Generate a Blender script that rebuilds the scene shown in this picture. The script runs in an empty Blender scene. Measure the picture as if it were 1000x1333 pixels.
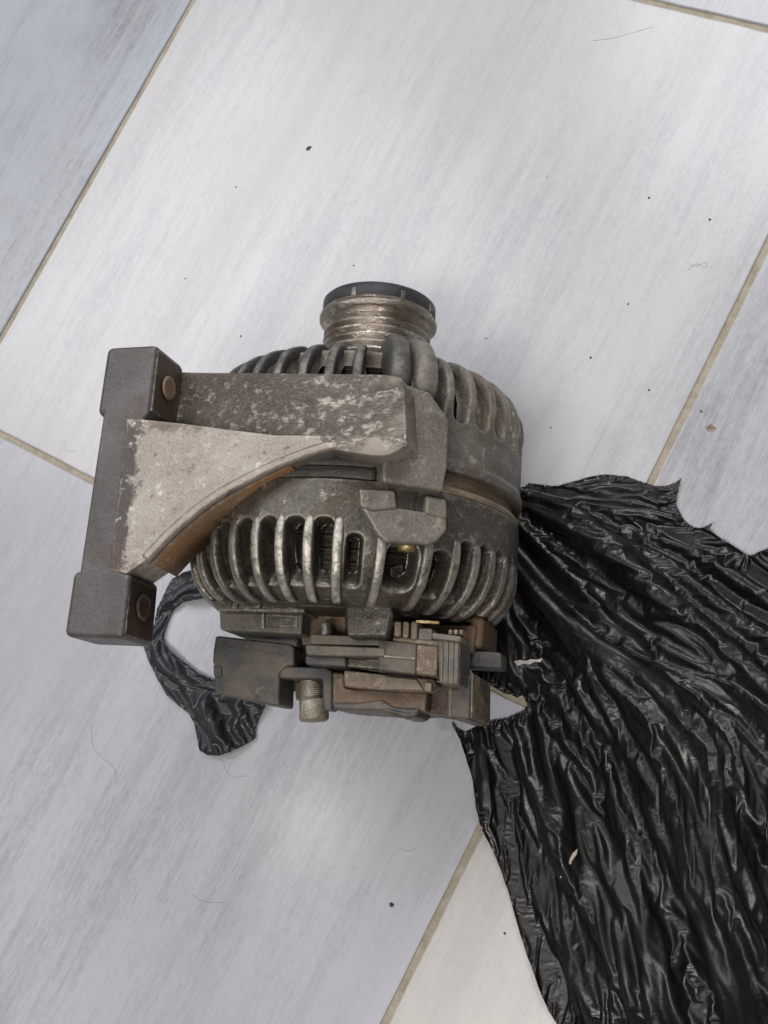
import bpy, bmesh, math, random
import numpy as np
from mathutils import Vector, Matrix

random.seed(7)
rng = np.random.default_rng(11)
scene = bpy.context.scene
col = scene.collection

# ------------------------------------------------------------------ camera
CAM = Vector((0.1577, -0.1097, 0.5131))
F = 1.435                                   # focal length in picture widths
_n = Vector((457, 403, 1435)).normalized()  # straight down, in camera axes (x right, y down, z ahead)
WZ = -_n
WY = (Vector((0, -1, 0)) + _n[1] * _n).normalized()
WX = WY.cross(WZ)
W = Matrix((WX, WY, WZ))                    # camera axes -> world


def ray(px, py):
    return (W @ Vector((px - 500, py - 666.5, 1435))).normalized()


def at(px, py, z):
    r = ray(px, py)
    return CAM + r * ((z - CAM.z) / r.z)


def onplane(px, py, o, nrm):
    r = ray(px, py)
    return CAM + r * ((o - CAM).dot(nrm) / r.dot(nrm))


cd = bpy.data.cameras.new('camera')
cam = bpy.data.objects.new('camera', cd)
col.objects.link(cam)
cd.sensor_fit = 'HORIZONTAL'
cd.sensor_width = 36
cd.lens = 36 * F
cd.clip_start = 0.01
cd.clip_end = 50
rx, ry, rz = W @ Vector((1, 0, 0)), W @ Vector((0, -1, 0)), W @ Vector((0, 0, -1))
m = Matrix((rx, ry, rz)).transposed().to_4x4()
m.translation = CAM
cam.matrix_world = m
scene.camera = cam

# ------------------------------------------------------------------ light
scene.view_settings.view_transform = 'Standard'
scene.view_settings.look = 'None'
scene.view_settings.exposure = 0
scene.view_settings.gamma = 1
world = bpy.data.worlds.new('World')
scene.world = world
world.use_nodes = True
bg = world.node_tree.nodes['Background']
bg.inputs[0].default_value = (0.93, 0.95, 1.0, 1)
bg.inputs[1].default_value = 0.11


def area(name, loc, target, size, power, color):
    l = bpy.data.lights.new(name, 'AREA')
    l.shape = 'RECTANGLE'
    l.size, l.size_y = size
    l.energy = power
    l.color = color
    o = bpy.data.objects.new(name, l)
    col.objects.link(o)
    o.location = loc
    o.rotation_euler = (Vector(target) - Vector(loc)).to_track_quat('-Z', 'Y').to_euler()
    return o


area('ceiling_light', (-1.5, 1.5, 2.6), (0, 0, 0), (1.6, 1.2), 33, (0.97, 0.98, 1.0))  # added soft fill in place of light bounced off the ceiling
area('window_light', (0.5, 1.9, 1.9), (0, 0, 0), (1.2, 1.2), 30, (0.95, 0.97, 1.0))
area('ceiling_lamp', (-0.93, -0.22, 2.4), (0, 0, 0), (0.07, 0.06), 3.5, (1.0, 0.96, 0.93))
area('room_lamp', (0.12, -0.95, 2.2), (0.0, 0, 0), (1.0, 0.5), 24, (1.0, 0.955, 0.90))

# ------------------------------------------------------------------ helpers


class G:
    """tiny node-graph helper"""

    def __init__(s, name):
        s.m = bpy.data.materials.new(name)
        s.m.use_nodes = True
        s.nt = s.m.node_tree
        s.b = s.nt.nodes['Principled BSDF']

    def n(s, typ, **kw):
        nd = s.nt.nodes.new(typ)
        for k, v in kw.items():
            setattr(nd, k, v)
        return nd

    def put(s, sock, v):
        if v is None:
            return
        if isinstance(v, bpy.types.NodeSocket):
            s.nt.links.new(v, sock)
        else:
            if sock.type == 'RGBA' and len(v) == 3:
                v = (*v, 1)
            sock.default_value = v

    def coord(s, scale=(1, 1, 1), rnd=False, loc=(0, 0, 0)):
        t = s.n('ShaderNodeTexCoord').outputs['Object']
        mp = s.n('ShaderNodeMapping')
        s.put(mp.inputs['Vector'], t)
        mp.inputs['Scale'].default_value = scale
        mp.inputs['Location'].default_value = loc
        o = mp.outputs[0]
        if rnd:
            oi = s.n('ShaderNodeObjectInfo').outputs['Random']
            a = s.n('ShaderNodeVectorMath', operation='MULTIPLY_ADD')
            cb = s.n('ShaderNodeCombineXYZ')
            for i in range(3):
                s.put(cb.inputs[i], oi)
            s.put(a.inputs[0], cb.outputs[0])
            a.inputs[1].default_value = (37, 53, 71)
            s.put(a.inputs[2], o)
            o = a.outputs[0]
        return o

    def noise(s, vec, scale, detail=4, rough=0.55, dist=0.0, out='Fac'):
        t = s.n('ShaderNodeTexNoise')
        s.put(t.inputs['Vector'], vec)
        t.inputs['Scale'].default_value = scale
        t.inputs['Detail'].default_value = detail
        t.inputs['Roughness'].default_value = rough
        t.inputs['Distortion'].default_value = dist
        return t.outputs[out]

    def ramp(s, fac, stops):
        r = s.n('ShaderNodeValToRGB')
        s.put(r.inputs[0], fac)
        e = r.color_ramp.elements
        while len(e) < len(stops):
            e.new(0.5)
        for el, (p, c) in zip(e, stops):
            el.position = p
            el.color = (c, c, c, 1) if isinstance(c, (int, float)) else (*c, 1)
        return r.outputs[0]

    def mix(s, fac, a, b, blend='MIX'):
        x = s.n('ShaderNodeMix', data_type='RGBA', blend_type=blend)
        s.put(x.inputs[0], fac)
        s.put(x.inputs[6], a)
        s.put(x.inputs[7], b)
        return x.outputs[2]

    def math(s, op, a, b=0.0):
        x = s.n('ShaderNodeMath', operation=op)
        s.put(x.inputs[0], a)
        s.put(x.inputs[1], b)
        return x.outputs[0]

    def bump(s, h, strength, dist, normal=None):
        b = s.n('ShaderNodeBump')
        b.inputs['Strength'].default_value = strength
        b.inputs['Distance'].default_value = dist
        s.put(b.inputs['Height'], h)
        if normal is not None:
            s.put(b.inputs['Normal'], normal)
        return b.outputs[0]

    def set(s, **kw):
        names = dict(color='Base Color', metal='Metallic', rough='Roughness', normal='Normal', spec='Specular IOR Level',
                     coat='Coat Weight', coatr='Coat Roughness', trans='Transmission Weight', alpha='Alpha')
        for k, v in kw.items():
            s.put(s.b.inputs[names[k]], v)
        return s.m


def metal(name, dark, mid, light, flake=0.60, rust=None, rust_at=0.6, wear=0.8, wcol=(0.50, 0.46, 0.40), scale=1.0,
          metallic=0.45, rough=(0.36, 0.62), wear_r=0.0018, grit=0.35, stretch=(1, 1, 1), pits=0.55, zones=None):
    """cast or pressed metal under grime: mottled film, fine grain, chips, pits, rubbed corners.
    zones = [(axis, from, to, colour, amount)]: a coating or grime that ends raggedly along an axis of the part"""
    g = G(name)
    v = g.coord(stretch)
    n1 = g.noise(v, 34 * scale, 7, 0.66)
    n2 = g.noise(v, 230 * scale, 9, 0.72, 0.3)
    n3 = g.noise(v, 1100 * scale, 3, 0.65)
    n5 = g.noise(g.coord(stretch, loc=(9, 4, 2)), 120 * scale, 8, 0.72)
    c = g.mix(g.ramp(n1, [(0.36, 0.0), (0.62, 1.0)]), dark, mid)
    c = g.mix(g.ramp(n5, [(0.40, 0.55), (0.60, 0.0)]), c, dark)
    c = g.mix(g.ramp(n3, [(0.40, 0.0), (0.68, 0.5)]), c, tuple(0.6 * m_ + 0.4 * l_ for m_, l_ in zip(mid, light)))
    if zones:
        for ax, z0, z1, zc_, amt in zones:
            sp = g.n('ShaderNodeSeparateXYZ')
            g.put(sp.inputs[0], g.n('ShaderNodeTexCoord').outputs['Object'])
            mr = g.n('ShaderNodeMapRange')
            g.put(mr.inputs[0], sp.outputs[ax])
            mr.inputs[1].default_value, mr.inputs[2].default_value = z0, z1
            q = g.math('ADD', mr.outputs[0], g.math('MULTIPLY', g.math('SUBTRACT', n5, 0.5), 2.6))
            q = g.math('ADD', q, g.math('MULTIPLY', g.math('SUBTRACT', n2, 0.5), 1.6))
            c = g.mix(g.math('MULTIPLY', g.ramp(q, [(0.38, 1.0), (0.66, 0.0)]), amt), c, zc_)
    if rust:
        n4 = g.noise(g.coord(stretch, loc=(3, 1, 7)), 55 * scale, 7, 0.68)
        c = g.mix(g.ramp(n4, [(rust_at - 0.09, 0.0), (rust_at + 0.09, 0.8)]), c, rust)
    fl = g.ramp(g.math('ADD', g.math('MULTIPLY', n2, 0.72), g.math('MULTIPLY', n5, 0.28)), [(flake - 0.045, 0.0), (flake + 0.02, 1.0)])
    fl = g.math('MULTIPLY', fl, g.ramp(n1, [(0.38, 0.25), (0.56, 1.0)]))
    c = g.mix(fl, c, light)
    pt = g.ramp(g.noise(g.coord(loc=(2, 6, 1)), 520 * scale, 4, 0.6), [(0.60, 0.0), (0.68, pits)])
    c = g.mix(g.math('MULTIPLY', pt, g.ramp(n5, [(0.42, 0.2), (0.58, 1.0)])), c, tuple(0.55 * q for q in dark))
    # worn corners
    bv = g.n('ShaderNodeBevel', samples=3)
    bv.inputs['Radius'].default_value = wear_r
    geo = g.n('ShaderNodeNewGeometry')
    d = g.n('ShaderNodeVectorMath', operation='DOT_PRODUCT')
    g.put(d.inputs[0], bv.outputs[0])
    g.put(d.inputs[1], geo.outputs['Normal'])
    ed = g.ramp(d.outputs['Value'], [(0.80, 1.0), (0.985, 0.0)])
    ed = g.math('MULTIPLY', ed, g.ramp(g.noise(v, 260 * scale, 6, 0.72), [(0.42, 0.0), (0.58, wear)]))
    at_ = g.n('ShaderNodeAttribute', attribute_name='wear').outputs['Fac']
    rub = g.math('MULTIPLY', at_, g.ramp(g.noise(v, 200 * scale, 7, 0.74), [(0.34, 0.05), (0.58, 1.0)]))
    w = g.math('MAXIMUM', ed, rub)
    c = g.mix(w, c, wcol)
    r = g.ramp(n2, [(0.3, rough[1]), (0.7, rough[0])])
    r = g.mix(w, r, (0.33, 0.33, 0.33))
    nb = g.bump(n3, grit, 0.0006)
    nb = g.bump(n5, 0.30, 0.0014, nb)
    nb = g.bump(n2, 0.30, 0.0009, nb)
    return g.set(color=c, metal=metallic, rough=r, normal=nb)


M = {}
M['rear'] = metal('dirty_grey_aluminium', (0.056, 0.049, 0.039), (0.160, 0.145, 0.122), (0.40, 0.36, 0.31), 0.59,
                  (0.10, 0.072, 0.046), 0.58, metallic=0.65, rough=(0.22, 0.40), wcol=(0.80, 0.74, 0.65))
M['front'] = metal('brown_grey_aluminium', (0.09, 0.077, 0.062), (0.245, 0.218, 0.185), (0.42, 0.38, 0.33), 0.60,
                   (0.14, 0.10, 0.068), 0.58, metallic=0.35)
M['boss'] = metal('scuffed_aluminium', (0.17, 0.148, 0.12), (0.31, 0.275, 0.235), (0.50, 0.45, 0.39), 0.58,
                  (0.13, 0.098, 0.07), 0.62, metallic=0.35)
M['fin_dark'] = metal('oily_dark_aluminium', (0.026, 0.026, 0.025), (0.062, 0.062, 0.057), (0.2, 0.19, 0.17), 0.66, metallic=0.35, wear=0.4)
M['web'] = metal('bare_tan_aluminium', (0.31, 0.262, 0.222), (0.455, 0.405, 0.36), (0.66, 0.61, 0.55), 0.60, (0.20, 0.145, 0.10), 0.70,
                 metallic=0.5, rough=(0.36, 0.5), wcol=(0.7, 0.64, 0.57), pits=0.7,
                 zones=[(0, -0.0705, -0.0625, (0.105, 0.088, 0.082), 1.0), (1, 0.0268, 0.0175, (0.15, 0.115, 0.085), 0.75), (1, -0.046, -0.024, (0.17, 0.115, 0.08), 0.6)])
M['arm'] = metal('flaking_brown_coated_aluminium', (0.070, 0.055, 0.042), (0.145, 0.12, 0.098), (0.50, 0.45, 0.39), 0.57,
                 (0.065, 0.046, 0.033), 0.58, metallic=0.35, stretch=(0.7, 1.2, 1), zones=[(0, 0.060, 0.022, (0.30, 0.26, 0.215), 0.8), (1, 0.009, 0.022, (0.42, 0.365, 0.31), 0.8)])
M['flange'] = metal('dark_oily_graphite_metal', (0.085, 0.075, 0.076), (0.145, 0.135, 0.138), (0.22, 0.19, 0.17), 0.74, (0.10, 0.065, 0.045), 0.60,
                    metallic=0.3, rough=(0.35, 0.5), grit=0.15)
M['pad'] = metal('rust_brown_oily_metal', (0.05, 0.034, 0.027), (0.115, 0.078, 0.058), (0.2, 0.15, 0.115), 0.70, (0.14, 0.075, 0.035), 0.58, metallic=0.3)
M['rusty'] = metal('rust_stained_metal', (0.07, 0.048, 0.032), (0.17, 0.118, 0.075), (0.33, 0.25, 0.17), 0.62, (0.17, 0.09, 0.04), 0.55, metallic=0.2)
M['rust_warm'] = metal('rust_stained_plastic', (0.11, 0.06, 0.032), (0.20, 0.115, 0.065), (0.28, 0.18, 0.11), 0.62, metallic=0.0)
M['wall'] = metal('orange_brown_stained_casting', (0.14, 0.082, 0.042), (0.33, 0.215, 0.12), (0.5, 0.37, 0.23), 0.60, (0.26, 0.12, 0.045), 0.56, metallic=0.25)
M['hole'] = metal('rusty_bolt_hole', (0.18, 0.11, 0.07), (0.32, 0.22, 0.15), (0.4, 0.3, 0.22), 0.6, metallic=0.1)
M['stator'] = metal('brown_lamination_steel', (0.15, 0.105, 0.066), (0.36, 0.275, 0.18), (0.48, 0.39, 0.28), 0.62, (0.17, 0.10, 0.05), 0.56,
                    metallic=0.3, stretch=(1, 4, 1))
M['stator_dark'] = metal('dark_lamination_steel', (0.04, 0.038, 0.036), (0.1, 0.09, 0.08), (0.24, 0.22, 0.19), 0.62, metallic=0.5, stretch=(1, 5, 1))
M['pulley'] = metal('worn_pulley_steel', (0.17, 0.135, 0.105), (0.36, 0.315, 0.265), (0.72, 0.67, 0.6), 0.575, (0.17, 0.105, 0.07), 0.56, metallic=0.75,
                    rough=(0.22, 0.38), stretch=(0.8, 2.2, 0.8), wear_r=0.0010, pits=0.2, grit=0.15, wcol=(0.7, 0.65, 0.58))
M['bolt'] = metal('bolt_steel', (0.10, 0.085, 0.07), (0.3, 0.27, 0.23), (0.55, 0.5, 0.45), 0.55, metallic=0.7, rough=(0.25, 0.45))
M['brassy'] = metal('tarnished_brass', (0.2, 0.13, 0.05), (0.55, 0.38, 0.16), (0.8, 0.62, 0.32), 0.5, metallic=0.8, rough=(0.25, 0.4))
M['plastic'] = metal('grey_black_plastic', (0.042, 0.040, 0.038), (0.074, 0.076, 0.078), (0.17, 0.158, 0.145), 0.67, (0.165, 0.125, 0.088), 0.54, metallic=0.0,
                     rough=(0.34, 0.55), wear=0.35, wcol=(0.2, 0.18, 0.16), grit=0.3)
M['plastic_tan'] = metal('dusty_tan_plastic', (0.10, 0.072, 0.046), (0.27, 0.20, 0.13), (0.48, 0.39, 0.28), 0.57, (0.1, 0.065, 0.04), 0.56, metallic=0.0, wear=0.4)
M['plastic_light'] = metal('dusty_pale_grey_plastic', (0.075, 0.067, 0.057), (0.165, 0.155, 0.14), (0.34, 0.31, 0.27), 0.62, (0.22, 0.165, 0.11), 0.52, metallic=0.0, wear=0.4)
M['cap'] = metal('black_rubber_cap', (0.022, 0.024, 0.028), (0.05, 0.053, 0.06), (0.1, 0.1, 0.1), 0.75, metallic=0.0, wear=0.4, wcol=(0.2, 0.18, 0.16))
M['coil'] = metal('dark_varnished_copper', (0.02, 0.014, 0.01), (0.06, 0.042, 0.03), (0.13, 0.1, 0.08), 0.66, metallic=0.3)
M['nut'] = metal('pale_zinc_nut', (0.22, 0.185, 0.14), (0.45, 0.40, 0.33), (0.62, 0.56, 0.48), 0.56, (0.2, 0.13, 0.07), 0.66, metallic=0.4)

ROOT = {}


def mesh(name, verts, faces, mat, parent=None, smooth=True, bevel=0, seg=2, props=None):
    me = bpy.data.meshes.new(name)
    if isinstance(verts, np.ndarray):
        verts = verts.tolist()
    me.from_pydata([tuple(v) for v in verts], [], faces if isinstance(faces, list) else faces.tolist())
    me.validate()
    me.materials.append(mat)
    o = bpy.data.objects.new(name, me)
    col.objects.link(o)
    bm = bmesh.new()
    bm.from_mesh(me)
    bmesh.ops.recalc_face_normals(bm, faces=bm.faces)
    bm.to_mesh(me)
    bm.free()
    me.polygons.foreach_set('use_smooth', [smooth] * len(me.polygons))
    if bevel:
        b = o.modifiers.new('bevel', 'BEVEL')
        b.width = bevel
        b.segments = seg
        b.limit_method = 'ANGLE'
        b.angle_limit = math.radians(28)
        b.harden_normals = True
    if parent is not None:
        o.parent = parent
    for k, v in (props or {}).items():
        o[k] = v
    return o


def prism(name, top, depth, mat, parent, bevel=0.001, seg=2, direction=(0, 0, -1), bottom=None):
    """top: list of 3-D points; extruded by depth along direction"""
    d = Vector(direction).normalized() * depth
    top = [Vector(p) for p in top]
    bot = [p + d for p in top] if bottom is None else [Vector(p) for p in bottom]
    k = len(top)
    f = [list(range(k)), list(range(2 * k - 1, k - 1, -1))]
    f += [[i, (i + 1) % k, k + (i + 1) % k, k + i] for i in range(k)]
    return mesh(name, top + bot, f, mat, parent, True, bevel, seg)


def pbox(name, px, z, depth, mat, parent, bevel=0.0008, slope=0.0):
    """a block seen in the picture over the pixel polygon px (or x0,y0,x1,y1) with its top at height z"""
    if not isinstance(px[0], tuple):
        x0, y0, x1, y1 = px
        px = [(x0, y0), (x1, y0), (x1, y1), (x0, y1)]
    return prism(name, [at(x, y, z) for x, y in px], depth, mat, parent, bevel)


def empty(name, loc, label, cat, group=None):
    o = bpy.data.objects.new(name, None)
    col.objects.link(o)
    o.location = loc
    o.empty_display_size = 0.02
    o['label'] = label
    o['category'] = cat
    if group:
        o['group'] = group
    return o


def lathe(name, prof, mat, parent, n=96, xc=0.0, zc=None, caps=True, bevel=0, wob=None):
    zc = ZC if zc is None else zc
    v, f = [], []
    k = len(prof)
    for i in range(n):
        t = 2 * math.pi * i / n
        for (a, r) in prof:
            v.append((xc + r * math.cos(t), a, zc + r * math.sin(t)))
    for i in range(n):
        j = (i + 1) % n
        for q in range(k - 1):
            f.append([i * k + q, j * k + q, j * k + q + 1, i * k + q + 1])
    if caps:
        f.append([i * k for i in range(n)])
        f.append([i * k + k - 1 for i in range(n)])
    return mesh(name, v, f, mat, parent, True, bevel)


def tube(name, pts, rad, mat, parent, n=10, flat=1.0):
    pts = [Vector(p) for p in pts]
    v, f = [], []
    k = len(pts)
    for i, p in enumerate(pts):
        t = (pts[min(i + 1, k - 1)] - pts[max(i - 1, 0)]).normalized()
        a = t.cross(Vector((0, 0, 1)))
        if a.length < 1e-4:
            a = t.cross(Vector((0, 1, 0)))
        a.normalize()
        b = t.cross(a)
        r = rad[i] if isinstance(rad, (list, tuple)) else rad
        for j in range(n):
            th = 2 * math.pi * j / n
            v.append(p + a * r * math.cos(th) + b * r * flat * math.sin(th))
    for i in range(k - 1):
        for j in range(n):
            q = (j + 1) % n
            f.append([i * n + j, i * n + q, (i + 1) * n + q, (i + 1) * n + j])
    f.append(list(range(n)))
    f.append(list(range((k - 1) * n, k * n)))
    return mesh(name, v, f, mat, parent)


# numpy gradient noise -------------------------------------------------------
_perm = rng.permutation(512)
_ga = rng.random(512) * 2 * np.pi


def pn(x, y, seed=0):
    x = np.asarray(x, float) + seed * 17.3
    y = np.asarray(y, float) + seed * 9.7
    xi, yi = np.floor(x).astype(int), np.floor(y).astype(int)
    xf, yf = x - xi, y - yi
    u = xf * xf * xf * (xf * (xf * 6 - 15) + 10)
    w = yf * yf * yf * (yf * (yf * 6 - 15) + 10)

    def gr(i, j, dx, dy):
        a = _ga[_perm[(_perm[i & 511] + j) & 511]]
        return np.cos(a) * dx + np.sin(a) * dy
    a = gr(xi, yi, xf, yf)
    b = gr(xi + 1, yi, xf - 1, yf)
    c = gr(xi, yi + 1, xf, yf - 1)
    d = gr(xi + 1, yi + 1, xf - 1, yf - 1)
    return ((a + u * (b - a)) * (1 - w) + (c + u * (d - c)) * w) * 1.5


def fbm(x, y, seed=0, o=4):
    s, a = 0, 0.5
    for i in range(o):
        s = s + a * pn(x, y, seed + i * 3)
        x, y, a = x * 2.03, y * 2.03, a * 0.5
    return s


def sdpoly(x, y, poly):
    """signed distance (negative inside) and nearest boundary point"""
    P = np.asarray(poly, float)
    best = np.full(x.shape, 1e9)
    bx, by = np.zeros_like(x), np.zeros_like(y)
    ins = np.zeros(x.shape, bool)
    for i in range(len(P)):
        a, b = P[i], P[(i + 1) % len(P)]
        e = b - a
        t = np.clip(((x - a[0]) * e[0] + (y - a[1]) * e[1]) / max(e @ e, 1e-12), 0, 1)
        qx, qy = a[0] + t * e[0], a[1] + t * e[1]
        d = np.hypot(x - qx, y - qy)
        k = d < best
        best = np.where(k, d, best)
        bx = np.where(k, qx, bx)
        by = np.where(k, qy, by)
        c = (a[1] > y) != (b[1] > y)
        with np.errstate(divide='ignore', invalid='ignore'):
            xx = (b[0] - a[0]) * (y - a[1]) / (b[1] - a[1] if b[1] != a[1] else 1e-12) + a[0]
        ins ^= c & (x < xx)
    return np.where(ins, -best, best), bx, by


# ------------------------------------------------------------------ floor
def tile_mat(name, light, dark, streak, tint=None, tint_amt=0.0, rough=0.36):
    g = G(name)
    v = g.coord((1, 0.035, 1), rnd=True)
    fine = g.noise(v, 1300, 6, 0.8)
    mid = g.noise(g.coord((1, 0.03, 1), rnd=True, loc=(5, 2, 0)), 210, 7, 0.68, 0.0)
    big = g.noise(g.coord((1, 0.20, 1), rnd=True, loc=(1, 8, 0)), 21, 9, 0.66, 0.0)
    blot = g.noise(g.coord((1, 0.6, 1), rnd=True, loc=(2, 3, 0)), 9, 4, 0.6)
    s = g.math('ADD', g.math('MULTIPLY', g.math('SUBTRACT', fine, 0.5), 0.80 * streak),
               g.math('ADD', g.math('MULTIPLY', g.math('SUBTRACT', mid, 0.5), 0.5 * streak),
                      g.math('MULTIPLY', g.math('SUBTRACT', big, 0.5), 1.0 * streak)))
    grain = g.noise(g.coord((1, 0.22, 1), rnd=True, loc=(6, 6, 2)), 1250, 3, 0.7)
    mott = g.noise(g.coord((1, 0.6, 1), rnd=True, loc=(8, 2, 5)), 330, 5, 0.7)
    s = g.math('ADD', s, g.math('MULTIPLY', g.math('SUBTRACT', g.math('ADD', grain, mott), 1.0), 0.42 * streak))
    c = g.mix(g.ramp(g.math('ADD', s, 0.5), [(0.12, 1.0), (0.62, 0.0)]), light, dark)
    if tint:
        c = g.mix(g.math('MULTIPLY', g.ramp(blot, [(0.4, 0.0), (0.68, 1.0)]), tint_amt), c, tint)
    # long darker veins of the printed wood
    vn = g.noise(g.coord((1, 0.035, 1), rnd=True, loc=(7, 1, 3)), 62, 5, 0.6, 0.5)
    vm = g.noise(g.coord((1, 0.4, 1), rnd=True, loc=(3, 9, 3)), 14, 3, 0.5)
    c = g.mix(g.math('MULTIPLY', g.ramp(vn, [(0.60, 0.0), (0.68, 0.6)]), g.ramp(vm, [(0.42, 0.0), (0.62, 0.8)])), c, dark)
    # faint grime spots
    sp = g.noise(g.coord(rnd=True), 240, 2, 0.5)
    c = g.mix(g.ramp(sp, [(0.74, 0.0), (0.80, 0.30)]), c, (0.42, 0.38, 0.33))
    pit = g.noise(g.coord(rnd=True, loc=(4, 4, 4)), 620, 2, 0.5)
    nb = g.bump(g.math('ADD', g.math('MULTIPLY', g.ramp(pit, [(0.26, 0.0), (0.36, 1.0)]), 0.8), mid), 0.06, 0.0003)
    nb = g.bump(fine, 0.10, 0.0002, nb)
    g.b.inputs['Coat Weight'].default_value = 0.30
    g.b.inputs['Coat Roughness'].default_value = 0.19
    return g.set(color=c, rough=g.ramp(pit, [(0.24, rough + 0.1), (0.36, rough - 0.06)]), normal=nb, spec=0.5)


TM = {
    'white': tile_mat('pale_wood_print_tile', (0.60, 0.597, 0.615), (0.365, 0.37, 0.405), 0.95, (0.53, 0.51, 0.505), 0.6),
    'lavender': tile_mat('lavender_wood_print_tile', (0.515, 0.516, 0.56), (0.285, 0.288, 0.325), 1.05, (0.46, 0.455, 0.485), 0.75),  # lavender print, with the floor's dimmer lower left put into the colour
    'blue': tile_mat('blue_grey_wood_print_tile', (0.37, 0.382, 0.415), (0.15, 0.162, 0.19), 1.15, (0.45, 0.49, 0.55), 0.8),
    'grey': tile_mat('grey_wood_print_tile', (0.50, 0.496, 0.525), (0.26, 0.26, 0.295), 1.2, (0.62, 0.60, 0.60), 0.5),
    'warm': tile_mat('warm_white_wood_print_tile', (0.61, 0.58, 0.555), (0.45, 0.43, 0.415), 0.8, (0.64, 0.60, 0.565), 0.6),
}
g = G('tan_grout')
gn = g.noise(g.coord(), 130, 8, 0.75)
M['grout'] = g.set(color=g.ramp(gn, [(0.3, (0.26, 0.225, 0.175)), (0.5, (0.40, 0.345, 0.265)), (0.7, (0.50, 0.45, 0.37))]), rough=0.85, normal=g.bump(gn, 0.5, 0.001))

ANG = math.atan2(-0.405, 0.914)
E1, E2 = Vector((math.cos(ANG), math.sin(ANG), 0)), Vector((-math.sin(ANG), math.cos(ANG), 0))
TW, TH, J = 0.3865, 0.363, 0.0034
O0 = at(0, 564, 0)                                     # on the cross joint
O1 = at(250, 0, 0)                                     # on the left long joint
corner = E1 * O1.dot(E1) + E2 * O0.dot(E2)
TOP = -0.0006
# grout bed
gb = [(-1.6, -1.5, TOP - 0.0011), (1.6, -1.5, TOP - 0.0011), (1.6, 1.7, TOP - 0.0011), (-1.6, 1.7, TOP - 0.0011)]
floor = prism('floor', gb, 0.02, M['grout'], None, 0)
floor['kind'] = 'structure'


def tile_mesh(matname):
    w, h, t = TW - J, TH - J, 0.008
    b = 0.0007
    v, f = [], []
    # outline slightly irregular along the pressed edges
    def ring(ins, z):
        out = []
        n = 24
        for (p, q) in [((0, 0), (w, 0)), ((w, 0), (w, h)), ((w, h), (0, h)), ((0, h), (0, 0))]:
            for i in range(n):
                s = i / n
                x, y = p[0] + (q[0] - p[0]) * s, p[1] + (q[1] - p[1]) * s
                jx = 0.00018 * math.sin(x * 190 + y * 133) + 0.00012 * math.sin(x * 517 + y * 701)
                cx, cy = w / 2, h / 2
                out.append((x + (ins if x < cx else -ins) * (1 if abs(x - cx) > w / 2 - 1e-6 else 0) + (jx if p[0] == q[0] else 0),
                            y + (ins if y < cy else -ins) * (1 if abs(y - cy) > h / 2 - 1e-6 else 0) + (jx if p[1] == q[1] else 0), z))
        return out
    rings = [ring(0, -t), ring(0, -b), ring(b * 0.35, -b * 0.3), ring(b * 1.2, 0)]
    k = len(rings[0])
    for r in rings:
        v += r
    for a in range(3):
        for i in range(k):
            j = (i + 1) % k
            f.append([a * k + i, a * k + j, (a + 1) * k + j, (a + 1) * k + i])
    f.append([3 * k + i for i in range(k)])
    return v, f


tile_plan = {(0, 0): 'white', (0, -1): 'lavender', (-1, 0): 'blue', (1, 0): 'grey', (1, -1): 'warm', (0, 1): 'lavender', (-1, -1): 'grey',
             (-1, 1): 'white', (1, 1): 'white'}
kinds = ['white', 'lavender', 'blue', 'grey', 'warm']
proto = {}
for i in range(-2, 4):
    for j in range(-2, 4):
        kd = tile_plan.get((i, j), kinds[(i * 3 + j * 5) % 5])
        if kd not in proto:
            v, f = tile_mesh(kd)
            o = mesh('tile', v, f, TM[kd], floor, smooth=False)
            proto[kd] = o
        else:
            o = proto[kd].copy()
            col.objects.link(o)
            o.parent = floor
        c = corner + E1 * (i * TW + J / 2) + E2 * (j * TH + J / 2)
        o.location = (c.x, c.y, TOP)
        o.rotation_euler = (0, 0, ANG)

# ------------------------------------------------------------------ alternator
ZC = 0.071
alt = empty('alternator', (0, 0, 0), 'greasy old car alternator with cast mounting arm lying on its side on the tiles', 'alternator')


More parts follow.
